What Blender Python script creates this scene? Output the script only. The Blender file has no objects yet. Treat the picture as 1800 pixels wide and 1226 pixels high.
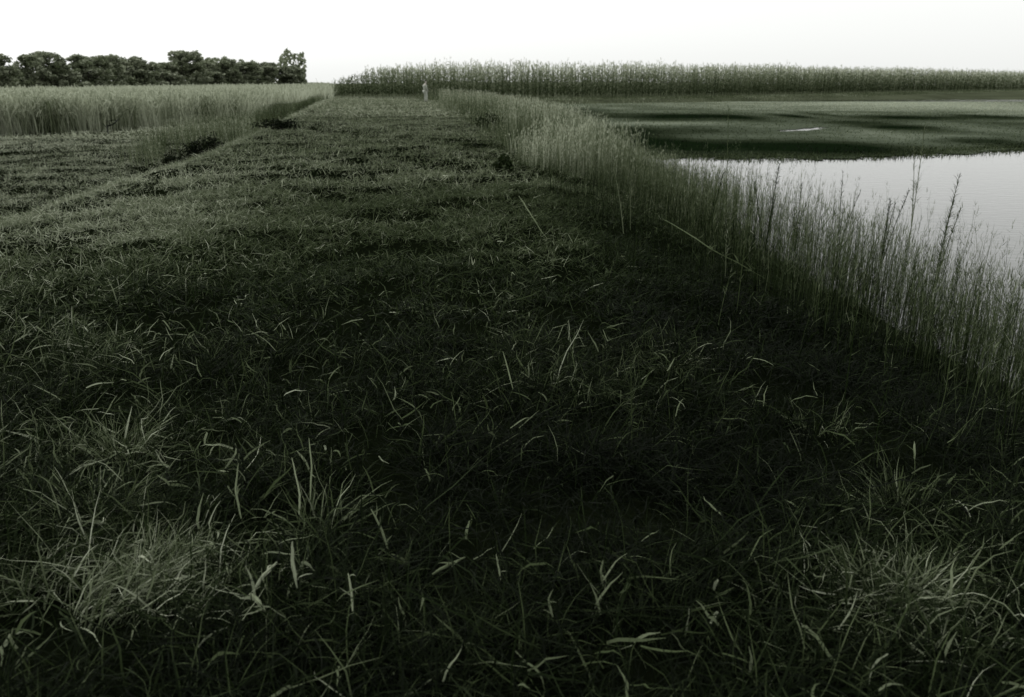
import bpy, math, random
import numpy as np
R = np.random.default_rng(11)
random.seed(5)
SC = bpy.context.scene
COL = SC.collection

# ------------------------------------------------------------------ camera
CAM_Z = 1.65
F_PX = 1458.0
TILT = math.radians(17.87)
cd = bpy.data.cameras.new('camera')
cam = bpy.data.objects.new('camera', cd)
COL.objects.link(cam)
cam.location = (0, 0, CAM_Z)
cam.rotation_euler = (math.pi / 2 - TILT, 0, 0)
cd.sensor_width = 36
cd.lens = 36 * F_PX / 1800
cd.clip_start = 0.05
cd.clip_end = 5000
cd.dof.use_dof = True
cd.dof.focus_distance = 5.5
cd.dof.aperture_fstop = 3.4
SC.camera = cam

# ------------------------------------------------------------------ world, sun, exposure
SUN_EL, SUN_AZ = math.radians(46), math.radians(-48)      # azimuth from +Y towards +X
w = bpy.data.worlds.new('World')
SC.world = w
w.use_nodes = True
nt = w.node_tree
bg = nt.nodes['Background']
sky = nt.nodes.new('ShaderNodeTexSky')
sky.sky_type = 'NISHITA'
sky.sun_disc = False
sky.sun_elevation = SUN_EL
sky.sun_rotation = SUN_AZ
sky.dust_density = 4.0
hs = nt.nodes.new('ShaderNodeHueSaturation')
hs.inputs['Saturation'].default_value = 0.04
mixw = nt.nodes.new('ShaderNodeMix')
mixw.data_type = 'RGBA'
mixw.inputs['Factor'].default_value = 0.6
mixw.inputs['B'].default_value = (10.0, 10.15, 9.9, 1)      # even overcast veil
nt.links.new(sky.outputs['Color'], hs.inputs['Color'])
nt.links.new(hs.outputs['Color'], mixw.inputs['A'])
nt.links.new(mixw.outputs['Result'], bg.inputs['Color'])
bg.inputs['Strength'].default_value = 0.14
sd = bpy.data.lights.new('sun', 'SUN')
sd.energy = 1.2
sd.angle = math.radians(12)
sd.color = (1.0, 0.985, 0.95)
sun = bpy.data.objects.new('sun', sd)
COL.objects.link(sun)
sun.location = (-30, 10, 40)
sun.rotation_euler = (math.pi / 2 - SUN_EL, 0, -SUN_AZ + math.pi)
SC.view_settings.view_transform = 'Standard'
SC.view_settings.look = 'None'
SC.view_settings.exposure = 0.0
SC.view_settings.gamma = 1.0
SC.view_settings.use_curve_mapping = False
SC.render.engine = 'CYCLES'
SC.cycles.max_bounces = 5
SC.cycles.diffuse_bounces = 2
SC.cycles.transmission_bounces = 3
SC.cycles.transparent_max_bounces = 4


# ------------------------------------------------------------------ helpers
def P(px, py, z=0.0):
    """world point at height z seen at photograph pixel (1800 wide)"""
    u, v = (px - 900) / F_PX, -(py - 613) / F_PX
    c, s = math.cos(TILT), math.sin(TILT)
    d = np.array([u, c + v * s, -s + v * c])
    t = (z - CAM_Z) / d[2]
    return np.array([0, 0, CAM_Z]) + d * t


def proj(x, y, z):
    c, s = math.cos(TILT), math.sin(TILT)
    dz = z - CAM_Z
    dep = y * c - dz * s
    up = y * s + dz * c
    dep = np.where(dep < 0.05, 0.05, dep)
    return 900 + F_PX * x / dep, 613 - F_PX * up / dep


def smooth(t):
    t = np.clip(t, 0, 1)
    return t * t * (3 - 2 * t)


_G = R.random((256, 256))


def vnoise(x, y, sc, off=0):
    x = np.asarray(x, float) / sc + 31.7 + off
    y = np.asarray(y, float) / sc + 17.3 + off * 1.7
    xi, yi = np.floor(x).astype(int), np.floor(y).astype(int)
    fx, fy = x - xi, y - yi
    fx, fy = fx * fx * (3 - 2 * fx), fy * fy * (3 - 2 * fy)
    a, b = _G[xi % 256, yi % 256], _G[(xi + 1) % 256, yi % 256]
    c, d = _G[xi % 256, (yi + 1) % 256], _G[(xi + 1) % 256, (yi + 1) % 256]
    return (a * (1 - fx) + b * fx) * (1 - fy) + (c * (1 - fx) + d * fx) * fy


def fbm(x, y, sc, off=0, o=3):
    r, a, t = 0, 1.0, 0
    for k in range(o):
        r = r + a * vnoise(x, y, sc / 2 ** k, off + k * 5.1)
        t += a
        a *= 0.5
    return r / t


def line(pts, z):
    q = np.array([P(a, b, z) for a, b in pts])
    q = q[np.argsort(q[:, 1])]
    return q[:, 1], q[:, 0]


def ext(y, ys, xs):
    y = np.asarray(y, float)
    r = np.interp(y, ys, xs)
    s0 = (xs[1] - xs[0]) / (ys[1] - ys[0])
    s1 = (xs[-1] - xs[-2]) / (ys[-1] - ys[-2])
    r = np.where(y < ys[0], xs[0] + (y - ys[0]) * s0, r)
    return np.where(y > ys[-1], xs[-1] + (y - ys[-1]) * s1, r)


ERy, ERx = line([(700, 168), (770, 206), (830, 255), (910, 350), (1040, 560)], 0)
ELy, ELx = line([(590, 168), (520, 210), (380, 275), (290, 303), (155, 352)], 0)
edgeR = lambda y: ext(y, ERy, ERx)
edgeL = lambda y: ext(y, ELy, ELx)
WATER = -0.8
FIELD = -1.0
SHy, SHx = np.array([0, 6, 12, 20, 45, 70, 84, 92]), np.array([4.3, 4.2, 3.8, 3.4, 3.2, 1.0, -2.0, -5.0])
shoreX = lambda y: ext(y, SHy, SHx)
_f = np.array([P(a, b, WATER) for a, b in [(860, 184), (1000, 183), (1250, 180), (1450, 174), (1655, 168), (1800, 165)]])
shoreY = lambda x: ext(x, _f[:, 0], _f[:, 1])
CROP = np.array([P(a, b, FIELD) for a, b in [(-60, 243), (80, 238), (160, 234), (290, 224), (400, 214)]])
cropY = lambda x: ext(x, CROP[:, 0], CROP[:, 1])
DT = np.array([P(a, b, FIELD) for a, b in [(-80, 276), (60, 271), (160, 266), (270, 258), (345, 251)]])
ditchY = lambda x: np.interp(x, DT[:, 0], DT[:, 1])
FAR = -0.4


def water_in(x, y):
    return np.minimum(x - shoreX(y) + (vnoise(x, y, 1.3, 3) - .5) * .5, shoreY(x) - y + (vnoise(x, y, 3, 8) - .5))


def ground(x, y):
    x, y = np.asarray(x, float), np.asarray(y, float)
    eL, eR, sx = edgeL(y), edgeR(y), shoreX(y)
    end = smooth((y - 78) / 22)
    top = FAR * end
    # left slope to field
    fl = FIELD
    zl = top + (fl - top) * smooth((eL - x) / 2.6)
    dyk = np.abs(x - (eL - 3.1))
    cut = np.exp(-(dyk / .55) ** 2) * smooth((y - 14) / 4) * (1 - smooth((y - 52) / 12))
    dd = np.abs(y - ditchY(x))
    cut2 = np.exp(-(dd / .55) ** 2) * (x < DT[-1, 0]) * (x > DT[0, 0] - 40)
    zl = zl - .55 * np.maximum(cut, cut2) * smooth((eL - x - 1.5) / 1.0)
    # right slope to the water
    tr = (x - eR) / np.maximum(sx - eR, .5)
    zr = top + (WATER - top) * smooth(np.clip(tr, 0, 1) * .5) * 2
    win = water_in(x, y)
    zr = np.where(win > 0, WATER - .16 * np.minimum(win, 6), np.maximum(zr, WATER + .0))
    # beyond the far shore the bank climbs again
    beyond = y - shoreY(x)
    zf = WATER + (FAR - WATER) * smooth(beyond / 2.5)
    zr = np.where((beyond > 0) & (x > eR), np.maximum(zf, np.minimum(zr, FAR)), zr)
    z = np.where(x < eL, zl, np.where(x > eR, zr, top))
    far = smooth((y - 110) / 60)
    z = z * (1 - far) + (np.where(x < -10, FIELD, FAR)) * far
    b = (fbm(x, y, .9, 2) - .5) * .14 + (vnoise(x, y, .3, 9) - .5) * .05
    b = b * np.where(win > -.3, .15, 1.0)
    return z + b


MATS = {}


def mat(name, cols, rough=.8, spec=.08, trans=0.0, attr='tone', noise=0.0, nscale=6.0, bump=0.0):
    """colour ramp over the piece's own tone"""
    m = bpy.data.materials.new(name)
    m.use_nodes = True
    t = m.node_tree
    b = t.nodes['Principled BSDF']
    b.inputs['Roughness'].default_value = rough
    b.inputs['Specular IOR Level'].default_value = spec
    a = t.nodes.new('ShaderNodeAttribute')
    a.attribute_name = attr
    rp = t.nodes.new('ShaderNodeValToRGB')
    el = rp.color_ramp.elements
    el[0].position, el[0].color = cols[0][0], (*cols[0][1], 1)
    el[1].position, el[1].color = cols[-1][0], (*cols[-1][1], 1)
    for p, c in cols[1:-1]:
        e = el.new(p)
        e.color = (*c, 1)
    fac = a.outputs['Fac']
    if noise > 0:
        tc = t.nodes.new('ShaderNodeNewGeometry')
        nz = t.nodes.new('ShaderNodeTexNoise')
        nz.inputs['Scale'].default_value = nscale
        nz.inputs['Detail'].default_value = 6
        t.links.new(tc.outputs['Position'], nz.inputs['Vector'])
        ma = t.nodes.new('ShaderNodeMath')
        ma.operation = 'MULTIPLY_ADD'
        ma.inputs[1].default_value = noise
        t.links.new(nz.outputs['Fac'], ma.inputs[0])
        t.links.new(fac, ma.inputs[2])
        sb = t.nodes.new('ShaderNodeMath')
        sb.operation = 'SUBTRACT'
        sb.inputs[1].default_value = noise * .5
        t.links.new(ma.outputs[0], sb.inputs[0])
        fac = sb.outputs[0]
        if bump > 0:
            bp = t.nodes.new('ShaderNodeBump')
            bp.inputs['Strength'].default_value = bump
            t.links.new(nz.outputs['Fac'], bp.inputs['Height'])
            t.links.new(bp.outputs['Normal'], b.inputs['Normal'])
    t.links.new(fac, rp.inputs['Fac'])
    t.links.new(rp.outputs['Color'], b.inputs['Base Color'])
    if trans > 0:
        tr = t.nodes.new('ShaderNodeBsdfTranslucent')
        t.links.new(rp.outputs['Color'], tr.inputs['Color'])
        mx = t.nodes.new('ShaderNodeMixShader')
        mx.inputs[0].default_value = trans
        t.links.new(b.outputs[0], mx.inputs[1])
        t.links.new(tr.outputs[0], mx.inputs[2])
        t.links.new(mx.outputs[0], t.nodes['Material Output'].inputs['Surface'])
    MATS[name] = m
    return m


# tone 0 = near-black leaf, 0.5 = dull green, 1 = dry pale straw
GRASS = [(0, (.002, .004, .001)), (.3, (.011, .019, .005)), (.5, (.050, .067, .029)),
         (.72, (.140, .163, .100)), (1.0, (.42, .45, .34))]
M_GRASS = mat('grass_blade', GRASS, trans=.25)
M_EARTH = mat('earth', [(0, (.001, .0015, .0008)), (.5, (.004, .0055, .0025)), (1, (.07, .08, .05))], rough=1, spec=.0, noise=.25, nscale=5, bump=.5)
M_LEAF = mat('leaf', GRASS, trans=.3)
M_MAT = mat('floating_weed', [(0, (.004, .008, .003)), (.35, (.02, .026, .015)), (.6, (.06, .072, .05)), (1, (.17, .19, .145))], rough=1, spec=.0, noise=.35, nscale=1.6, bump=.6)
M_STEM = mat('dry_stem', GRASS, trans=0.0, noise=.1, nscale=40)
M_BARK = mat('bark', [(0, (.01, .011, .008)), (1, (.09, .085, .065))], rough=.9, noise=.4, nscale=12)


def raw_mesh(name, verts, quads, tone, m):
    me = bpy.data.meshes.new(name)
    nv, nq = len(verts), len(quads)
    me.vertices.add(nv)
    me.vertices.foreach_set('co', np.ascontiguousarray(verts, np.float32).ravel())
    me.loops.add(nq * 4)
    me.loops.foreach_set('vertex_index', np.ascontiguousarray(quads, np.int32).ravel())
    me.polygons.add(nq)
    me.polygons.foreach_set('loop_start', np.arange(0, nq * 4, 4, dtype=np.int32))
    me.update(calc_edges=True)
    at = me.attributes.new('tone', 'FLOAT', 'POINT')
    at.data.foreach_set('value', np.ascontiguousarray(tone, np.float32).ravel())
    me.polygons.foreach_set('use_smooth', np.ones(nq, dtype=bool))
    me.materials.append(m)
    return me


def link(name, me, parent=None, label=None, cat=None, group=None, kind=None, loc=None):
    o = bpy.data.objects.new(name, me)
    COL.objects.link(o)
    if parent is not None:
        o.parent = parent
    if loc is not None:
        o.location = [float(c) for c in loc]
    for k, v in (('label', label), ('category', cat), ('group', group), ('kind', kind)):
        if v:
            o[k] = v
    return o


class Geo:
    def __init__(s):
        s.v, s.q, s.t, s.n = [], [], [], 0

    def add(s, v, q, t):
        s.v.append(v); s.q.append(q + s.n); s.t.append(t); s.n += len(v)
        return s

    def blades(s, base, phi, th0, curl, length, width, tone, nseg=3, tip=.12, twist=None):
        """curved tapering ribbons; phi heading, th0 angle off vertical at the root, curl added along it"""
        n = len(base)
        one = np.ones(n)
        phi, th0, curl, length, width, tone = [np.asarray(a, float) * one for a in (phi, th0, curl, length, width, tone)]
        tw = R.uniform(-1, 1, n) if twist is None else twist * one
        cen = np.empty((n, nseg + 1, 3))
        cen[:, 0] = base
        p = np.array(base, float)
        for k in range(nseg):
            th = th0 + curl * (k + .5) / nseg + (R.normal(0, .16, n) if k else 0)
            if k:
                phi = phi + R.normal(0, .22, n)
            st = length / nseg
            p = p + np.stack([np.cos(phi) * np.sin(th) * st, np.sin(phi) * np.sin(th) * st, np.cos(th) * st], 1)
            cen[:, k + 1] = p
        wd = np.stack([-np.sin(phi) * np.cos(tw), np.cos(phi) * np.cos(tw), np.sin(tw)], 1)
        prof = np.interp(np.linspace(0, 1, nseg + 1), [0, .35, 1], [.65, 1, tip])
        half = .5 * width[:, None, None] * prof[None, :, None] * wd[:, None, :]
        v = np.stack([cen - half, cen + half], 2).reshape(-1, 3)
        k = np.arange(nseg)
        qd = np.stack([2 * k, 2 * k + 1, 2 * k + 3, 2 * k + 2], 1)
        q = (qd[None] + (np.arange(n) * 2 * (nseg + 1))[:, None, None]).reshape(-1, 4)
        t = np.repeat(np.clip(tone, 0, 1), 2 * (nseg + 1))
        return s.add(v, q, t)

    def leaves(s, c, size, tone, asp=1.0, flat=0.0):
        n = len(c)
        a = R.normal(size=(n, 3)); a[:, 2] *= (1 - flat)
        a /= np.linalg.norm(a, axis=1)[:, None]
        b = np.cross(a, R.normal(size=(n, 3)))
        b /= np.linalg.norm(b, axis=1)[:, None] + 1e-9
        h = (np.asarray(size) * np.ones(n))[:, None] * .5
        v = np.stack([c - a * h * asp, c + b * h * .6, c + a * h * asp, c - b * h * .6], 1).reshape(-1, 3)
        q = np.arange(4 * n).reshape(-1, 4)
        return s.add(v, q, np.repeat(np.clip(tone * np.ones(n), 0, 1), 4))

    def tube(s, pts, rad, tone, sides=6):
        pts = np.array(pts, float)
        n = len(pts)
        rad = np.asarray(rad, float) * np.ones(n)
        tan = np.gradient(pts, axis=0)
        tan /= np.linalg.norm(tan, axis=1)[:, None] + 1e-9
        ref = np.array([0, 0, 1.0]) if abs(tan[0, 2]) < .8 else np.array([1.0, 0, 0])
        u = np.cross(tan, ref); u /= np.linalg.norm(u, axis=1)[:, None]
        w_ = np.cross(tan, u)
        a = np.arange(sides) * 2 * math.pi / sides
        v = (pts[:, None] + rad[:, None, None] * (np.cos(a)[None, :, None] * u[:, None] + np.sin(a)[None, :, None] * w_[:, None])).reshape(-1, 3)
        i = np.arange(n - 1)[:, None] * sides
        j = np.arange(sides)[None]
        jn = (j + 1) % sides
        q = np.stack([i + j, i + jn, i + sides + jn, i + sides + j], 2).reshape(-1, 4)
        return s.add(v, q, np.full(len(v), tone))

    def mesh(s, name, m):
        return raw_mesh(name, np.concatenate(s.v), np.concatenate(s.q), np.concatenate(s.t), m)


def wedge(n, y0, y1, pxa=-40, pxb=1840, power=1.0):
    """random ground points in the view wedge; density falls with distance for power < 1"""
    u = R.random(n)
    y = (y0 ** (2 * power) + u * (y1 ** (2 * power) - y0 ** (2 * power))) ** (1 / (2 * power))
    px = R.uniform(pxa, pxb, n)
    c, s = math.cos(TILT), math.sin(TILT)
    dep = y * c + (CAM_Z + .3) * s
    return (px - 900) / F_PX * dep, y


def patch(x, y, lst):
    """soft blots of pale growth or painted shade: (pixel x, pixel y, radius x m, radius y m, amount)"""
    r = np.zeros(len(x))
    for a, b, rx, ry, am in lst:
        c = P(a, b, 0 if am < 5 else 0)
        r += am * np.exp(-((x - c[0]) / rx) ** 2 - ((y - c[1]) / ry) ** 2)
    return r


def on_land(x, y, m=.0):
    return water_in(x, y) < m


# ------------------------------------------------------------------ setting: ground, water
def grid_sheet(xs, ys, zf):
    X, Y = np.meshgrid(xs, ys)
    Z = zf(X, Y)
    v = np.stack([X, Y, Z], 2).reshape(-1, 3)
    nx, ny = len(xs), len(ys)
    i = (np.arange(ny - 1)[:, None] * nx + np.arange(nx - 1)[None]).ravel()
    q = np.stack([i, i + 1, i + nx + 1, i + nx], 1)
    return v, q


a = np.linspace(-1, 1, 261)
xs = 14 * np.sinh(a * 5.3) / np.sinh(1.9) / 2.2
ys = np.concatenate([np.linspace(-40, .6, 18)[:-1], np.geomspace(.9, 2600, 330) - .3])
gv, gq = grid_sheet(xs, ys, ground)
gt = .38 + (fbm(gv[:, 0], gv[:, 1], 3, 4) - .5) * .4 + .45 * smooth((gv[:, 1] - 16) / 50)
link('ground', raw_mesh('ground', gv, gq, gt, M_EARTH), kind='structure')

# pond water: a finely rippled sheet
mw = bpy.data.materials.new('pond_water')
mw.use_nodes = True
t = mw.node_tree
b = t.nodes['Principled BSDF']
b.inputs['Base Color'].default_value = (.012, .015, .009, 1)
b.inputs['Roughness'].default_value = .06
b.inputs['IOR'].default_value = 1.333
ge = t.nodes.new('ShaderNodeNewGeometry')
mp = t.nodes.new('ShaderNodeMapping')
mp.inputs['Scale'].default_value = (1.1, 2.2, 1)
n1 = t.nodes.new('ShaderNodeTexNoise')
n1.inputs['Scale'].default_value = 3.0
n1.inputs['Detail'].default_value = 4
bp = t.nodes.new('ShaderNodeBump')
bp.inputs['Strength'].default_value = .10
bp.inputs['Distance'].default_value = .05
t.links.new(ge.outputs['Position'], mp.inputs['Vector'])
t.links.new(mp.outputs['Vector'], n1.inputs['Vector'])
t.links.new(n1.outputs['Fac'], bp.inputs['Height'])
t.links.new(bp.outputs['Normal'], b.inputs['Normal'])
wv, wq = grid_sheet(np.linspace(-9, 190, 120), np.concatenate([np.linspace(-30, 120, 90)]), lambda X, Y: X * 0 + WATER)
cx_, cy_ = wv[wq].mean(1)[:, 0], wv[wq].mean(1)[:, 1]
wq = wq[(cx_ > shoreX(cy_) - 3) & (cy_ < shoreY(cx_) + 4)]
link('pond_water', raw_mesh('pond_water', wv, wq, np.zeros(len(wv)), mw), kind='structure')

# floating weed on the far half of the pond: mats with bright leads cut open, dark leads painted on
mx, my = np.linspace(0, 75, 230), np.linspace(20, 108, 190)
mv, mq = grid_sheet(mx, my, lambda X, Y: WATER + .012 + .02 * vnoise(X, Y, .6, 1) + .0 * X)
c = mv[mq].mean(1)
front = np.array([P(x_, y_, WATER) for x_, y_ in [(1000, 262), (1150, 274), (1300, 279), (1420, 277), (1550, 274), (1640, 270), (1800, 262)]])
fy_ = lambda x: ext(x, front[:, 0], front[:, 1])


def blot(x, y, lst):
    r = np.zeros(len(x))
    ppx, ppy = lst[:, 0], lst[:, 1]
    for a_, b_, rx, ry, am in lst:
        ce = P(a_, b_, WATER)
        e1 = P(a_ + rx, b_, WATER)[0] - ce[0]
        e2 = (P(a_, b_ - ry, WATER)[1] - P(a_, b_ + ry, WATER)[1]) / 2
        # skewed a little so the leads run with the far shore
        dx = x - ce[0]
        r += am * np.exp(-(dx / e1) ** 2 - ((y - ce[1] + dx * -.12) / e2) ** 2)
    return r


leads = np.array([[1378, 230.5, 18, 1.0, 1.1], [1400, 229.5, 20, 1.3, 1.1], [1423, 227.5, 20, 1.4, 1.1], [1445, 225.5, 18, 1.0, 1.1]])
keep = (c[:, 1] > fy_(c[:, 0]) + (vnoise(c[:, 0], c[:, 1], 1.2, 6) - .5) * 2.5) & (c[:, 1] < shoreY(c[:, 0]) + .5) & (c[:, 0] > shoreX(c[:, 1]) - .5)
keep &= (blot(c[:, 0], c[:, 1], leads) + (fbm(c[:, 0], c[:, 1], 1.5, 12) - .5) * .5) < .62
tones = np.array([[1450, 184, 480, 11, .34], [1650, 182, 220, 18, .28], [1190, 217, 120, 4, .22], [1600, 238, 130, 8, .16],
                  [1200, 206, 90, 4.5, -.75], [1295, 207, 30, 4.5, -.45], [1392, 205, 20, 3.5, -.6], [1440, 202, 22, 3.5, -.3], [1590, 207, 75, 3.5, -.6], [1500, 216, 60, 3, -.3],  # low tones here put the corn's dark reflection into the weed colour
                  [1585, 225, 60, 3.5, -.6], [1110, 233, 70, 8, -.45], [1230, 231, 70, 7, -.3],
                  [1460, 261, 110, 9, -.7], [1330, 258, 100, 10, -.4], [1130, 252, 90, 13, -.6], [1230, 262, 60, 10, -.35], [1000, 196, 60, 5, -.35], [1030, 206, 60, 4, -.2],
                  [1740, 206, 60, 4, -.5], [1730, 250, 80, 8, -.4]])
mt = .50 + blot(mv[:, 0], mv[:, 1], tones) + (fbm(mv[:, 0], mv[:, 1], 4, 7) - .5) * .5
link('floating_weed', raw_mesh('floating_weed', mv, mq[keep], mt, M_MAT), kind='stuff')
# short rushes poking through the mats
n = 110000
x = R.uniform(2, 72, n); y = 24 + 80 * R.random(n) ** 1.2
e = n // 10
x[:e] = R.uniform(3, 26, e); y[:e] = fy_(x[:e]) + R.normal(.6, .8, e)
k = (y > fy_(x) - 1.5) & (x > shoreX(y)) & (y < shoreY(x)) & (x < .6 * y + 4) & (blot(x, y, leads) < .3)
x, y = x[k], y[k]
g = Geo()
g.blades(np.stack([x, y, np.full(len(x), WATER)], 1), R.uniform(0, 6.3, len(x)), R.uniform(.3, 1.35, len(x)), R.uniform(0, .5, len(x)),
         R.uniform(.05, .12, len(x)) * 1.15, .02 + .0007 * y, .46 + blot(x, y, tones) + R.normal(0, .1, len(x)), 1, tip=.3)
link('water_rush', g.mesh('water_rush', M_GRASS), kind='stuff')

n = 30000
x = R.uniform(-12, 150, n) ; dd = R.random(n)
y = shoreY(x) - .6 + dd * np.interp(shoreY(x), [60, 100, 200], [6, 10, 17])
g = Geo()
g.blades(np.stack([x, y, np.maximum(ground(x, y), WATER)], 1), R.uniform(0, 6.3, n), R.uniform(.1, 1.0, n), R.uniform(0, .8, n), R.uniform(.15, .4, n), .06, .60 + R.normal(0, .1, n) + (fbm(x, y, 5, 90) - .5) * .4, 1, tip=.3)
link('far_bank_grass', g.mesh('far_bank_grass', M_GRASS), kind='stuff')

# ------------------------------------------------------------------ grass
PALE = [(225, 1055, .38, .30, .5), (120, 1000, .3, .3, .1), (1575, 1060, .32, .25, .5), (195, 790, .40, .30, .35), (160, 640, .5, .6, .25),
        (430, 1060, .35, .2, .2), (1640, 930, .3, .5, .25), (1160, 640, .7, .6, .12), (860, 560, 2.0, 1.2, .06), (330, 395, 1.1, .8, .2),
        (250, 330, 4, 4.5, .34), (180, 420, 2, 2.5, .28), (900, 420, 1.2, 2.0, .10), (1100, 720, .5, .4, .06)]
DARK = [(1250, 560, 1.1, 1.3, .30), (1300, 440, 1.2, 2.2, .22), (1200, 850, .8, .6, .20), (950, 900, .8, .6, .16), (480, 430, 1.4, 1.6, .08),  # slope shade and inverse vignette, put into the grass tone
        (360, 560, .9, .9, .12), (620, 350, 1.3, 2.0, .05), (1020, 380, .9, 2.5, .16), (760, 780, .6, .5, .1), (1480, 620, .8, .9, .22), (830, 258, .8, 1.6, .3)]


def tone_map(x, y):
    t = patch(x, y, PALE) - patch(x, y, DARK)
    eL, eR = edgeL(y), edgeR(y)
    t += .16 * smooth((-x - .6 - .25 * y) / 3)
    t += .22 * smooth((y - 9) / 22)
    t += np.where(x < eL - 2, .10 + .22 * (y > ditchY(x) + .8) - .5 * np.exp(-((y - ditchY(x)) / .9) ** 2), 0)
    t -= .12 * smooth((x - eR) / 1.5) * (y < 30)  # right slope faces away from the sun; its shade is in the tone
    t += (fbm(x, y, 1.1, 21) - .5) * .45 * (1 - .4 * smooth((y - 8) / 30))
    return t


def field(n, y0, y1, power, ln, wd, nseg, pale, pxa=-40, pxb=1840, tone0=.07):
    x, y = wedge(n, y0, y1, pxa, pxb, power)
    eL, eR = edgeL(y), edgeR(y)
    clump = fbm(x, y, .35 + .01 * y0, 30)
    gap = fbm(x, y, 1.4 + .02 * y0, 33)
    keep = (R.random(n) < smooth((clump - .25) / .35) * .8 + .2) & on_land(x, y, .15) & (R.random(n) < (.35 if y0 < 10 else .62) + 1.3 * smooth((gap - .3) / .3))
    keep &= (y < np.where(x < eL - 2, cropY(x) + .5, 130))
    x, y, clump = x[keep], y[keep], clump[keep]
    n = len(x)
    z = ground(x, y)
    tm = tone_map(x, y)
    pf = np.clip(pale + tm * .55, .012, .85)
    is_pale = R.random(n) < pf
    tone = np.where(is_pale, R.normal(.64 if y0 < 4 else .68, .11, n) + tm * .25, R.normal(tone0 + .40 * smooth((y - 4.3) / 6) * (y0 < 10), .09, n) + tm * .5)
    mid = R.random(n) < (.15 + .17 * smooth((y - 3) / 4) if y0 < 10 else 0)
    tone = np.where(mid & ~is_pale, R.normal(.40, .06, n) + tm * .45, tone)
    L = ln * R.lognormal(0, .35, n) * (.7 + .7 * clump)
    phi = R.uniform(0, 2 * math.pi, n)
    lie = R.random(n) < (.25 if y0 < 4 else .38)
    tone = np.where(is_pale, tone, tone)
    th0 = np.where(lie, R.uniform(.9, 1.5, n), R.uniform(.05, .8, n))
    curl = np.where(lie, R.uniform(-.2, .5, n), R.uniform(.3, 1.8, n))
    z = z + np.where(lie, R.uniform(0, ln * .45, n), -.01)
    return np.stack([x, y, z], 1), phi, th0, curl, L, wd * R.lognormal(0, .3, n), tone, nseg


g = Geo()
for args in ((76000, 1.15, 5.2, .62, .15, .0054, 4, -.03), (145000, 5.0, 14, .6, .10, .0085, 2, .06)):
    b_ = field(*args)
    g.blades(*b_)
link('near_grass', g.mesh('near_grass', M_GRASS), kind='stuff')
g = Geo()
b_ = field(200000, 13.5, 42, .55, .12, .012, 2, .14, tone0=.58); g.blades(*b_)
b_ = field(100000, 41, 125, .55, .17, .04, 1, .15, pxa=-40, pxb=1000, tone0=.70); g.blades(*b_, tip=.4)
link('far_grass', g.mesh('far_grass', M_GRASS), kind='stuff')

# broad rough leaves lying in the foreground
x, y = wedge(2600, 1.2, 5.5, power=.6)
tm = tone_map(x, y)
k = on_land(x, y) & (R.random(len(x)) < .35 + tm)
x, y, tm = x[k], y[k], tm[k]
n = len(x)
g = Geo()
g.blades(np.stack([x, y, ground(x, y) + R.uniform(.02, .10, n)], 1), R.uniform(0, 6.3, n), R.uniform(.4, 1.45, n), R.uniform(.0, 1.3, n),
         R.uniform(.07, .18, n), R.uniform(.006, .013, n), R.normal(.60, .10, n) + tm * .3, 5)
link('broad_grass', g.mesh('broad_grass', M_GRASS), kind='stuff')


# ------------------------------------------------------------------ tall weeds on the bank
def weeds(g, x, y, h, tone, leaf=10, wscale=1.0, lean=.12, plume=True, lo=.3):
    n = len(x)
    z = ground(x, y)
    base = np.stack([x, y, np.maximum(z, WATER - .1)], 1)
    phi, th0, cu = R.uniform(0, 6.3, n), R.uniform(0, lean, n), R.uniform(0, lean * 2.2, n)
    g.blades(base, phi, th0, cu, h, .006 * wscale, tone - .10, 3, tip=.3)
    for k in range(leaf):
        f = R.uniform(lo, 1.0, n)
        th = th0 + cu * f * .6
        p = base + np.stack([np.cos(phi) * np.sin(th), np.sin(phi) * np.sin(th), np.cos(th)], 1) * (h * f * .97)[:, None]
        up = R.uniform(.25, .9, n)
        g.blades(p, R.uniform(0, 6.3, n), up, R.uniform(-.2, .7, n), h * R.uniform(.06, .14, n) * (1.25 - .5 * f), .008 * wscale * R.uniform(.6, 1.3, n), tone + R.normal(0, .07, n), 1, tip=.2)
    if plume:
        for k in range(3):
            p = base + np.stack([np.cos(phi) * np.sin(th0 + cu * .5), np.sin(phi) * np.sin(th0 + cu * .5), np.cos(th0 + cu * .5)], 1) * (h * .97)[:, None]
            g.blades(p, R.uniform(0, 6.3, n), R.uniform(.1, .5, n), .2, h * .09, .007 * wscale, tone + .12, 1)
    return g


g = Geo()
# belt along the near shore, thinning where the bright water shows through
y = 3.2 + 23 * R.random(13500) ** 1.15
x = shoreX(y) + R.normal(-.3, .7, len(y))
px, py = proj(x, y, WATER + .6)
k = (px < 1900) & (water_in(x, y) < 1.7)
x, y, px = x[k], y[k], px[k]
dens = np.clip(.55 + .9 * (fbm(x, y, 1.0, 40) - .5) * 2, .05, 1)
k = R.random(len(x)) < dens
x, y = x[k], y[k]
h = R.uniform(.4, .98, len(x)) * (.75 + .5 * fbm(x, y, 2, 44)) * (1 - .25 * smooth((y - 14) / 6))
tn = .48 + R.normal(0, .10, len(x)) + .12 * smooth((y - 7) / 10)
weeds(g, x, y, h, tn, 10, lo=.3)
# sparse wisps standing further out in the water
y = 7 + 17 * R.random(650)
x = shoreX(y) + .3 + 2.6 * R.random(len(y)) ** 1.5
weeds(g, x, y, R.uniform(.45, 1.0, len(x)), .55 + R.normal(0, .08, len(x)), 9, lo=.35, lean=.2)
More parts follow.
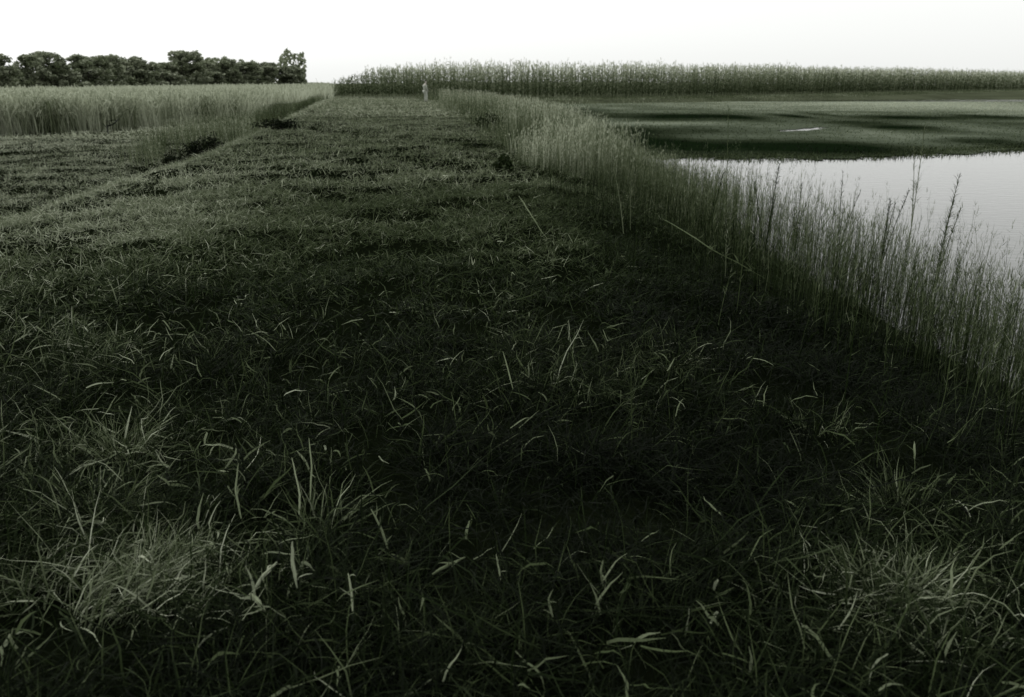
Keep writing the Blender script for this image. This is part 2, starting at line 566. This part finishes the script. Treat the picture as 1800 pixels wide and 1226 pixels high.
# slope above it
y = 5.5 + 21 * R.random(5500) ** .9
x = edgeR(y) + .5 + R.random(len(y)) * (shoreX(y) - edgeR(y) - .4)
k = R.random(len(x)) < .25 + .75 * (x - edgeR(y)) / (shoreX(y) - edgeR(y))
x, y = x[k], y[k]
weeds(g, x, y, R.uniform(.25, .55, len(x)), .18 + .42 * smooth((y - 10) / 9) + R.normal(0, .09, len(x)), 7)  # shade on the near bank put into the weed tone
link('bank_weeds', g.mesh('bank_weeds', M_LEAF), kind='stuff')
# the wider thicket further along
g = Geo()
y = 17 + 69 * R.random(10000) ** 1.3
x = edgeR(y) + .8 + R.random(len(y)) * (shoreX(y) - edgeR(y) + .3)
ppx, _ = proj(x, y, 0 * x)
k = (water_in(x, y) < 1.6) & ~((np.abs(ppx - 752) < 20) & (y < 70))
x, y = x[k], y[k]
cl = fbm(x, y, 3, 50)
k = R.random(len(x)) < smooth((cl - .2) / .35) + .15
x, y, cl = x[k], y[k], cl[k]
ramp = (1 - .38 * smooth((x - 1.9) / 1.3) * (1 - smooth((y - 22) / 8))) * (.35 + .65 * smooth((x - edgeR(y) - .5) / 1.9))
weeds(g, x, y, R.uniform(.6, 1.15, len(x)) * (.7 + .6 * cl) * ramp, .70 + (cl - .5) * .9 + R.normal(0, .10, len(x)), 6, wscale=3.4)
link('thicket_weeds', g.mesh('thicket_weeds', M_LEAF), kind='stuff')
# weeds in the hollow left of the dike
g = Geo()
y = R.uniform(26, 115, 8000)
x = edgeL(y) - .9 - R.random(len(y)) * np.interp(y, [26, 42, 60, 110], [3.5, 5.5, 3.4, 5])
k = np.ones(len(x), bool)
for a_, b_, wx in ((345, 288, 30), (373, 278, 28), (492, 230, 40), (303, 292, 20)):
    ce = P(a_, b_, FIELD)
    px_, _ = proj(x, y, 0 * x)
    k &= ~((np.abs(px_ - a_) < wx) & (y < ce[1] + 3))
x, y = x[k], y[k]
cl = fbm(x, y, 3, 55)
weeds(g, x, y, R.uniform(.4, .95, len(x)) * (.6 + .7 * cl), .60 + (cl - .5) * .7 + R.normal(0, .08, len(x)), 6, wscale=3.2)
link('hollow_weeds', g.mesh('hollow_weeds', M_LEAF), kind='stuff')


# ------------------------------------------------------------------ crops
def corn(g, x, y, z, h, tone, leaves=8, ws=1.0):
    n = len(x)
    base = np.stack([x, y, z], 1)
    g.blades(base, R.uniform(0, 6.3, n), R.uniform(0, .08, n), .05, h, .035 * ws, tone - .05, 2, tip=.5)
    for k in range(leaves):
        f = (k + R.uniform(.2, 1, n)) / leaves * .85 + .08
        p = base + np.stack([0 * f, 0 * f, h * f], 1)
        g.blades(p, R.uniform(0, 6.3, n), R.uniform(.25, .7, n), R.uniform(.9, 2.1, n), R.uniform(.55, .85, n), .075 * ws, tone - .18 + R.normal(0, .07, n) + .46 * f, 3)  # greener low leaves, plus shade at the base put into the tone
    for k in range(3):
        g.blades(base + np.stack([0 * x, 0 * x, h * .96], 1), R.uniform(0, 6.3, n), R.uniform(0, .45, n), .25, .36, .03 * ws, tone + .2, 1, tip=.5)
    return g


g = Geo()
xs_, ys_ = [], []
for r in range(11):
    q = np.arange(-34, 150, .45 if r < 3 else .8)
    q = q + R.uniform(-.12, .12, len(q))
    yy = np.maximum(shoreY(q), 0) + np.interp(shoreY(q), [60, 100, 200], [5, 9, 16]) + r * .8 + R.uniform(-.15, .15, len(q))
    yy = np.where(q < -5, yy + (-5 - q) * 1.15, yy)
    xs_.append(q); ys_.append(yy)
x, y = np.concatenate(xs_), np.concatenate(ys_)
hh = R.normal(3.05, .25, len(x)) + (fbm(x, y, 6, 60) - .5) * .7 - 1.5 * smooth((-17 - x) / 12)
px_, _ = proj(x, y, 0 * x)
k = px_ > 592 + R.normal(0, 8, len(x))
x, y, hh = x[k], y[k], hh[k]
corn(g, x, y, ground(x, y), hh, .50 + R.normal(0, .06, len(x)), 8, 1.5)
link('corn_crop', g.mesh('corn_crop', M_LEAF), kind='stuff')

# taller corn in the rows behind carries the picture's upper edge
g = Geo()
x = R.uniform(-22, 175, 5600)
y = shoreY(np.maximum(x, -9)) + 12 + R.random(len(x)) * 26 + np.where(x < -5, (-5 - x) * 1.3, 0)
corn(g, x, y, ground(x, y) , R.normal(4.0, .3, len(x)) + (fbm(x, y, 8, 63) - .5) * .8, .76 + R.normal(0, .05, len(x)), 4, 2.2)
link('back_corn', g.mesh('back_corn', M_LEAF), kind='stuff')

# pale crop left of the dike
g = Geo()
n = 60000
y = 38 + 75 * R.random(n) ** 1.5
x = (R.uniform(-80, 610, n) - 900) / F_PX * y
dist = y - cropY(x)
k = (dist > .9 + .5 * R.random(n)) & (dist < 50) & (x < edgeL(y) - 3.6 - .02 * y + R.normal(0, .35, n)) & (R.random(n) < np.interp(dist, [0, 4, 12, 50], [1, .9, .45, .3]))
x, y = x[k], y[k]
n = len(x)
z = ground(x, y)
hh = R.normal(1.75, .12, n)
cl = fbm(x, y, 1.1, 70)
b0 = np.stack([x, y, z], 1)
g.blades(b0, R.uniform(0, 6.3, n), R.uniform(0, .18, n), R.uniform(.1, .9, n), hh * (.85 + .3 * cl), .055, .84 + (cl - .5) * 1.0 + R.normal(0, .09, n), 3, tip=.5)
g.blades(b0 + np.stack([0 * x, 0 * x, hh * R.uniform(.45, .95, n)], 1), R.uniform(0, 6.3, n), R.uniform(.2, .6, n), 1.3, .55, .08, .95 + (cl - .5) * .9 + R.normal(0, .1, n), 2)
g.blades(b0 + np.stack([0 * x, 0 * x, hh * R.uniform(.8, .98, n)], 1), R.uniform(0, 6.3, n), R.uniform(.1, .5, n), .5, .3, .06, .85 + R.normal(0, .08, n), 1, tip=.5)
n = 42000
yy = 60 * (600 / 60) ** (R.random(n) ** .9)
x = (R.uniform(-80, 640, n) - 900) / F_PX * yy
k = (x < np.where(yy < 95, edgeL(yy) - 2.5, (592 + 14 * vnoise(yy, yy, 9, 5) - 900) / F_PX * yy - R.random(n) ** 2 * .03 * yy)) & (yy > cropY(x) + 25)
x, yy = x[k], yy[k]
n = len(x)
g.blades(np.stack([x, yy, np.full(n, FIELD + .7)], 1), R.uniform(0, 6.3, n), R.uniform(0, .5, n), .5, R.normal(1.12, .2, n), .05 + .0014 * yy, .97 + R.normal(0, .07, n), 1, tip=.6)
link('pale_crop', g.mesh('pale_crop', M_LEAF), kind='stuff')

# ------------------------------------------------------------------ trees behind the left field
def tree_meshes(k):
    g = Geo()
    h = 1.0
    g.tube([(0, 0, -.02), (.01, .01, .25), (.02, -.01, .5), (.0, .02, .8)], [.03, .022, .015, .005], .4, 7)
    for i in range(7):
        a_, z0 = R.uniform(0, 6.3), R.uniform(.2, .6)
        d = np.array([math.cos(a_), math.sin(a_), R.uniform(.4, .9)])
        p0 = np.array([0, 0, z0])
        g.tube([p0, p0 + d * .14, p0 + d * .27 + [0, 0, .03]], [.012, .008, .003], .4, 5)
    tr = g.mesh('trunk', M_BARK)
    c = []
    for i in range(62):
        a_, rr = R.uniform(0, 6.3), R.uniform(0, .40) * (1 if k % 2 else .8)
        z0 = R.uniform(.02, .92)
        rr *= np.interp(z0, [0, .3, .6, 1], [.9, 1.1, .95, .35])
        ce = np.array([rr * math.cos(a_), rr * math.sin(a_), z0])
        m_ = 85
        q = R.normal(size=(m_, 3)); q /= np.linalg.norm(q, axis=1)[:, None]
        c.append(ce + q * (R.uniform(.05, .12) * R.random((m_, 1)) ** .4) * [1, 1, .8])
    c = np.concatenate(c)
    g = Geo()
    g.leaves(c, R.uniform(.04, .08, len(c)), R.normal(.74, .09, len(c)) + (fbm(c[:, 0], c[:, 2], .2, k) - .5) * .4)
    return tr, g.mesh('crown', M_LEAF)


TR = [tree_meshes(k) for k in range(4)]
looks = ['broad', 'tall', 'low spreading', 'narrow', 'rounded', 'ragged']
for i in range(20):
    px = -40 + i * 31 + random.uniform(-7, 7)
    d = np.interp(px, [-40, 160, 560], [115, 150, 300])
    px = min(px, 540)
    x = (px - 900) / F_PX * d
    top = random.uniform(94, 114) if i < 17 else 112 + 4 * (i - 17)
    hz = CAM_Z - FIELD + (143 - top) / F_PX * d
    gx, gy = x, d + random.uniform(-3, 3)
    pos = 'at the far left' if i < 5 else ('midway along the wood' if i < 11 else 'near the open gap in the wood')
    o = link('tree', None, label=f'{looks[i % 6]} dark leafy tree {pos}, {["first","second","third","fourth","fifth","sixth","seventh","eighth","ninth"][(i if i < 5 else i - 5 if i < 11 else i - 11)]} there',
             cat='tree', group='trees edging the wood behind the pale crop', loc=(gx, gy, FIELD - .05))
    wd = hz * random.uniform(.9, 1.25)
    wd *= 1.25
    o.scale = (wd * np.interp(px, [0, 560], [1.0, 1.7]), wd * 1.1, hz)
    o.rotation_euler = (0, 0, random.uniform(0, 6))
    tr, cr = TR[i % 4]
    link('trunk', tr, o)
    link('crown', cr, o, kind='stuff')


g = Geo()
n = 9000
px = R.uniform(-80, 556, n)
d = np.interp(px, [-40, 160, 560], [118, 154, 306]) + R.uniform(-4, 8, n)
hh = (2.2 + 5.2 * fbm(px * .1, d * .02, 2.0, 80)) * d / 150
c = np.stack([(px - 900) / F_PX * d, d, FIELD + R.random(n) ** .8 * hh], 1)
g.leaves(c, .006 * d * R.uniform(.5, 1.2, n), .74 + R.normal(0, .09, n))
link('wood_undergrowth', g.mesh('wood_undergrowth', M_LEAF), kind='stuff')

# ------------------------------------------------------------------ single plants that can be told apart
def tall_weed(px, py, top, label, tone=.4, lean=0.0, leaf=26, wd=.012, plume=True, z=None, spread=1.0, bush=1):
    zz = -.3 if z is None else z
    for _ in range(4):
        p = P(px, py, zz)
        zz = max(float(ground(p[0], p[1])), WATER)
    p = P(px, py, zz)
    h = (py - top) / F_PX * math.hypot(p[1], 1.6) * 1.02
    o = link('tall_weed', None, label=label, cat='tall weed', loc=p)
    g = Geo()
    lf = Geo()
    leaf = leaf * 2
    for s_ in range(bush):
        dr = np.array([lean + R.uniform(-.12, .12) * (bush > 1), R.uniform(-.1, .1), 1])
        hs_ = h * (1 if s_ == 0 else R.uniform(.6, .95))
        pts = [dr * hs_ * f * [1 + .5 * f, 1, 1 - .05 * f] for f in np.linspace(-.03, 1, 7)]
        g.tube(pts, np.linspace(wd, wd * .3, 7) * .5, tone, 5)
        pts = np.array(pts)
        f = R.uniform(.2, 1, leaf)
        q = np.stack([np.interp(f, np.linspace(0, 1, 7), pts[:, i]) for i in range(3)], 1)
        lf.blades(q, R.uniform(0, 6.3, leaf), R.uniform(.2, .9, leaf), R.uniform(0, .8, leaf), hs_ * R.uniform(.05, .12, leaf) * (1.2 - .7 * f) * spread, wd * .5, tone + R.normal(0, .08, leaf), 2)
    link('stem', g.mesh('stem', M_STEM), o)
    link('leaves', lf.mesh('leaves', M_LEAF), o, kind='stuff')
    return o


tall_weed(1341, 470, 284, 'tall dark bushy weed standing alone before the bright water', .22, .01, 60, .016, bush=3)
tall_weed(1240, 440, 300, 'dark slanting weed at the left edge of the bright water', .22, .05, 40, .014, bush=2)
tall_weed(1276, 345, 190, 'slender weed reaching above the dark floating weed left of the bright lead', .5, -.02, 30, .02)
tall_weed(1602, 400, 222, 'tall pale feathery weed near the right side of the pond', .6, .01, 46, .016, bush=2)
tall_weed(1096, 410, 292, 'pale thin stem curving left in front of the thicket', .66, -.12, 8, .012)
tall_weed(1108, 405, 310, 'second pale thin stem beside the curving one', .6, -.03, 8, .010)
tall_weed(1395, 450, 318, 'bushy weed just right of the tall dark weed', .3, .03, 44, .014, bush=3)
tall_weed(1470, 455, 300, 'leaning weed before the middle of the bright water', .34, .08, 40, .014, bush=2)
tall_weed(1545, 480, 330, 'short thick weed below the right part of the bright water', .32, .04, 50, .015, bush=4)
tall_weed(1638, 520, 300, 'tall weed at the right end of the bright water', .42, .02, 60, .014, bush=3)
tall_weed(1005, 300, 205, 'feathery grey weed rising at the left corner of the pond', .55, 0, 44, .02, bush=2)
tall_weed(915, 275, 190, 'feathery weed standing where the dike meets the thicket', .55, .02, 44, .02, bush=2)
tall_weed(940, 262, 180, 'feathery weed just right of the one where the dike meets the thicket', .52, 0, 40, .02, bush=2)
tall_weed(1150, 335, 262, 'pale weed at the left tip of the bright water', .6, .02, 36, .014, bush=2)
tall_weed(768, 182, 150, 'grey weed standing just right of the distant person', .55, 0, 30, .03, bush=2)
tall_weed(565, 178, 140, 'grey weed at the far left end of the dike', .55, 0, 26, .03, bush=2)
tall_weed(1110, 800, 628, 'upright leafy weed in the dark middle foreground', .40, -.03, 22, .008, bush=1)


def stalk(pts, r, label, tone=.8, lift=.14, flat=True, twigs=0, name='dry_stalk', cat='stalk'):
    """a fallen or broken stalk through photograph points; pts = (px, py, height above ground)"""
    q = []
    py0 = pts[0][1]
    for a_, b_, hgt in pts:
        zz = 0.0
        for _ in range(5):
            p = P(a_, b_, zz)
            zz = float(ground(p[0], p[1])) + hgt + (.06 if py0 > 500 else 0)
        q.append(P(a_, b_, zz))
    q = np.array(q)
    o0 = q[0].copy()
    q = q - o0
    f = np.linspace(0, 1, len(q)); ff = np.linspace(0, 1, 9)
    qq = np.stack([np.interp(ff, f, q[:, i]) for i in range(3)], 1)
    qq[1:-1] += R.normal(0, r * (.9 if twigs else .12), (7, 3))
    o = link(name, None, label=label, cat=cat, loc=o0)
    g = Geo()
    g.tube(qq, r * np.array([.5, .8, .95, 1, .95, .85, .75, .6, .3]), tone * .86, 6)
    link('stem', g.mesh('stem', M_STEM), o)
    g = Geo()
    m = 3 + twigs
    ids = R.integers(1, 8, m)
    g.blades(qq[ids], R.uniform(0, 6.3, m), R.uniform(.3, 1.4, m), R.uniform(0, 1, m), R.uniform(6, 16, m) * r * (1.5 if twigs == 16 else .5 if twigs else 1), r * 1.3, tone - .08, 3)
    link('leaves', g.mesh('leaves', M_LEAF), o, kind='stuff')
    return o


stalk([(1165, 385, .45), (1250, 437, .35), (1345, 490, .2)], .006, 'long fallen stem slanting down to the right over the dark bank', .60, twigs=16)
stalk([(912, 345, .28), (930, 372, .2), (962, 420, .05)], .008, 'pale broken stem slanting at the right edge of the dike', .66, twigs=3)
stalk([(445, 1040, .03), (463, 1012, .08), (487, 988, .12)], 0.0063, 'thick pale straw slanting up to the right in the left foreground', .95)
stalk([(522, 1035, .03), (514, 985, .10), (514, 952, .16)], 0.0063, 'thick pale straw standing upright right of the slanting one', .92)
stalk([(620, 1075, .02), (618, 1040, .05), (612, 1008, .09)], 0.0042, 'thin pale straw standing by the bottom left of centre', .88)
stalk([(424, 912, .02), (414, 862, .08), (419, 815, .15)], 0.0042, 'kinked pale straw with a forked tip', .78)
stalk([(440, 1045, .02), (455, 1058, .03), (466, 1075, .02)], 0.0084, 'crumpled pale leaf at the foot of the slanting straw', .85)
stalk([(682, 965, .02), (668, 925, .08), (652, 895, .12)], 0.0049, 'bowed pale leaf arching left of the dark centre', .75)
stalk([(545, 880, .05), (548, 820, .12), (543, 770, .18)], 0.0035, 'pale upright straw of a close pair, the left one', .75)
stalk([(526, 905, .03), (527, 870, .08), (513, 805, .17)], 0.0042, 'pale straw with a whitish bent tip in the left foreground', .85)
stalk([(760, 1010, .03), (790, 992, .06), (818, 980, .09)], 0.0056, 'pale leaf slanting right near the bottom centre', .72)
stalk([(880, 1020, .02), (876, 995, .05), (872, 975, .08)], 0.0028, 'slim whitish straw right of the slanting leaf', .85)
stalk([(972, 1085, .02), (966, 1065, .05), (964, 1050, .08)], 0.0042, 'short pale straw at the bottom edge of the grass', .8)
stalk([(902, 685, .03), (893, 650, .08), (884, 618, .14)], 0.0042, 'pale straw leaning left in the middle of the dike', .72)
stalk([(1060, 1030, .02), (1056, 1005, .07), (1060, 985, .1)], 0.0042, 'short pale leaf right of the bottom centre', .72)
stalk([(1060, 580, .03), (1068, 600, .06), (1078, 595, .2)], 0.0024, 'pale bent leaf right of the dike centre', .7)
stalk([(190, 235, .03), (188, 222, .35), (199, 219, .5), (210, 208, .72)], .045, 'black bent lint mark, built as an added stick in the mown strip at the far left', .05, name='lint_mark', cat='lint mark')  # film lint, not a plant; added as a standing stick


def tussock(px, py, label, n, L, wd, tone, rad, lean_dir=None):
    zz = 0.0
    for _ in range(4):
        p = P(px, py, zz); zz = float(ground(p[0], p[1]))
    p = P(px, py, zz)
    o = link('grass_tussock', None, label=label, cat='tussock', loc=p)
    for nm, m_, tt, k_ in (('blades', M_GRASS, tone, 1.0), ('dead_blades', M_STEM, tone + .15, .35)):
        k = int(n * k_)
        r_ = rad * np.sqrt(R.random(k)); a_ = R.uniform(0, 6.3, k)
        b_ = np.stack([r_ * np.cos(a_), r_ * np.sin(a_), -.02 + 0 * a_], 1)
        phi = a_ + R.normal(0, .5, k)
        if lean_dir is not None:
            phi = lean_dir + R.normal(0, .7, k)
        g = Geo()
        g.blades(b_, phi, R.uniform(.1, .9, k), R.uniform(.3, 1.6, k), L * R.uniform(.5, 1.2, k), wd * R.uniform(.6, 1.3, k), tt + R.normal(0, .1, k), 5)
        link(nm, g.mesh(nm, m_), o, kind='stuff')


tussock(215, 1060, 'big pale tussock in the bottom left corner, blades sweeping right', 230, .26, .006, .66, .16, .5)
tussock(300, 1010, 'pale tussock right of the corner one, blades leaning right', 130, .22, .006, .60, .11, .6)
tussock(205, 800, 'pale arching tussock at the left edge above the corner', 150, .24, .006, .56, .13)
tussock(170, 905, 'loose tussock of long arching blades at the left edge', 90, .26, .006, .52, .14)
tussock(1570, 1050, 'pale matted tussock in the bottom right corner', 190, .20, .006, .58, .14)
tussock(1590, 905, 'thin leaning tussock at the right edge above the matted one', 80, .26, .006, .46, .14)
tussock(560, 930, 'open tussock of arching leaves in the left foreground', 60, .24, .007, .52, .12)
tussock(352, 398, 'swathe of pale cut straw lying on the left edge of the dike', 260, .16, .008, .62, .5)
tussock(1180, 640, 'fine pale tussock right of the dike centre', 120, .16, .005, .50, .2)
tussock(1440, 760, 'small tussock with flat leaves in the dark right foreground', 60, .2, .006, .46, .14)


def shrub(px, py, wpx, hpx, label, tone=.12, n=900):
    zz = FIELD if px < 600 else -.1
    for _ in range(4):
        p = P(px, py, zz); zz = float(ground(p[0], p[1]))
    p = P(px, py, zz)
    sc = p[1] / F_PX
    o = link('shrub', None, label=label, cat='shrub', loc=p)
    w_, h_ = wpx * sc, hpx * sc
    q = R.normal(size=(n, 3)); q /= np.linalg.norm(q, axis=1)[:, None]
    q *= R.random((n, 1)) ** .4
    q = q * [w_ / 2, min(w_, h_) * .6, h_ / 2] + [0, 0, h_ / 2]
    q += (R.normal(size=(12, 3)) * [w_ * .2, w_ * .15, h_ * .15])[R.integers(0, 12, n)]
    q[:, 2] = np.abs(q[:, 2])
    g = Geo()
    g.leaves(q, R.uniform(.05, .10, n), tone + R.normal(0, .06, n), 1.2)
    link('foliage', g.mesh('foliage', M_LEAF), o, kind='stuff')
    g = Geo()
    for i in range(9):
        a_ = R.uniform(0, 6.3)
        e = np.array([math.cos(a_) * w_ * .35, math.sin(a_) * h_ * .2, h_ * R.uniform(.6, .95)])
        g.tube([(0, 0, -.05), e * .5 + [0, 0, .05], e], [.012, .009, .004], .3, 5)
    link('stems', g.mesh('stems', M_BARK), o)


shrub(345, 288, 26, 36, 'black low shrub at the foot of the dike, left one of a close pair', .04)
shrub(373, 278, 30, 36, 'black low shrub at the foot of the dike, right one of a close pair', .05)
shrub(303, 292, 30, 16, 'flat dark shrub left of the black pair below the dike', .12)
shrub(492, 230, 58, 18, 'wide dark shrub in the hollow left of the dike', .06)
shrub(498, 213, 40, 14, 'small dark shrub behind the wide one left of the dike', .14)
shrub(838, 262, 38, 8, 'black low shrub put in for the shade of a hollow at the right edge of the dike', .10)  # a dark hollow, its shade built as near-black foliage
shrub(858, 232, 40, 30, 'dark bushy shrub beyond the right edge of the dike', .3)
shrub(886, 305, 26, 26, 'dark upright shrub put in for shaded hollows on the slope right of the dike', .3)  # added foliage in place of dark hollows among the weeds


# ------------------------------------------------------------------ person on the dike, and small pale things there
def plain(name, col, rough=.8):
    m = bpy.data.materials.new(name)
    m.use_nodes = True
    t = m.node_tree
    b = t.nodes['Principled BSDF']
    b.inputs['Roughness'].default_value = rough
    nz = t.nodes.new('ShaderNodeTexNoise'); nz.inputs['Scale'].default_value = 14
    mx_ = t.nodes.new('ShaderNodeMix'); mx_.data_type = 'RGBA'
    mx_.inputs['A'].default_value = (*[c_ * .8 for c_ in col], 1)
    mx_.inputs['B'].default_value = (*[min(1, c_ * 1.15) for c_ in col], 1)
    tc = t.nodes.new('ShaderNodeTexCoord')
    t.links.new(tc.outputs['Object'], nz.inputs['Vector'])
    t.links.new(nz.outputs['Fac'], mx_.inputs['Factor'])
    t.links.new(mx_.outputs['Result'], b.inputs['Base Color'])
    return m


def skinned(name, pts, edges, radii, m, parent, sub=2):
    me = bpy.data.meshes.new(name)
    me.from_pydata(pts, edges, [])
    o = bpy.data.objects.new(name, me)
    COL.objects.link(o)
    sk = o.modifiers.new('skin', 'SKIN'); sk.use_smooth_shade = True
    for i, r_ in enumerate(radii):
        r_ = (r_, r_) if not isinstance(r_, tuple) else r_
        me.skin_vertices[0].data[i].radius = r_
    me.skin_vertices[0].data[0].use_root = True
    sb = o.modifiers.new('sub', 'SUBSURF'); sb.levels = sub; sb.render_levels = sub
    dg = bpy.context.evaluated_depsgraph_get()
    m2 = bpy.data.meshes.new_from_object(o.evaluated_get(dg))
    bpy.data.objects.remove(o)
    m2.name = name
    m2.materials.clear(); m2.materials.append(m)
    return link(name, m2, parent)


pp = P(748, 181, 0)
pz = float(ground(pp[0], pp[1]))
pp = P(748, 180, pz)
man = link('person', None, label='distant standing person in a pale jacket and trousers with a slightly rounded back', cat='person', loc=(pp[0], pp[1], pz + .02))
man.rotation_euler = (0, 0, .6)
S = plain('skin', (.33, .31, .27)); SH = plain('pale_jacket', (.31, .33, .28)); TRO = plain('pale_trousers', (.36, .38, .33)); HR = plain('dark_hair', (.03, .028, .02)); BT = plain('dark_shoe', (.04, .035, .03))
# facing +X, bent forward a little
pts = [(0, 0, .90), (-.03, 0, 1.08), (-.05, 0, 1.26), (0, 0, 1.40), (.05, 0, 1.47), (.08, 0, 1.53), (.09, 0, 1.62), (.08, 0, 1.70),
       (-.03, .19, 1.34), (.02, .24, 1.10), (.16, .17, .92), (.22, .15, .86), (-.03, -.19, 1.34), (.02, -.24, 1.10), (.14, -.19, .90), (.19, -.17, .84),
       (.0, .09, .86), (.04, .10, .48), (-.01, .10, .08), (.12, .11, .03), (.0, -.09, .86), (.09, -.10, .48), (.05, -.10, .08), (.18, -.11, .03)]
edges = [(0, 1), (1, 2), (2, 3), (3, 4), (4, 5), (5, 6), (6, 7), (3, 8), (8, 9), (9, 10), (10, 11), (3, 12), (12, 13), (13, 14), (14, 15),
         (0, 16), (16, 17), (17, 18), (18, 19), (0, 20), (20, 21), (21, 22), (22, 23)]
rad = [(.15, .11), (.15, .11), (.17, .12), (.12, .09), .055, .06, .095, .075, .06, .042, .03, .035, .06, .042, .03, .035, .085, .06, .04, .035, .085, .06, .04, .035]
skinned('body', pts, edges, rad, S, man)
gr = lambda r_, a_: (r_[0] + a_, r_[1] + a_) if isinstance(r_, tuple) else r_ + a_
idx = [0, 1, 2, 3, 8, 9, 10, 12, 13, 14]
mp_ = {o_: i for i, o_ in enumerate(idx)}
skinned('jacket', [pts[i] for i in idx], [(mp_[a_], mp_[b_]) for a_, b_ in edges if a_ in mp_ and b_ in mp_], [gr(rad[i], .025) for i in idx], SH, man)
idx = [0, 16, 17, 18, 20, 21, 22]
mp_ = {o_: i for i, o_ in enumerate(idx)}
skinned('trousers', [pts[i] for i in idx], [(mp_[a_], mp_[b_]) for a_, b_ in edges if a_ in mp_ and b_ in mp_], [gr(rad[i], .022) for i in idx], TRO, man)
skinned('hair', [(.05, 0, 1.66), (.03, 0, 1.70), (.07, 0, 1.74)], [(0, 1), (1, 2)], [.09, .085, .075], HR, man)
for s_, x0 in ((.1, .0), (-.1, .06)):
    skinned('shoe', [(x0 - .03, s_, .05), (x0 + .08, s_, .045), (x0 + .18, s_, .035)], [(0, 1), (1, 2)], [.05, .045, .035], BT, man)
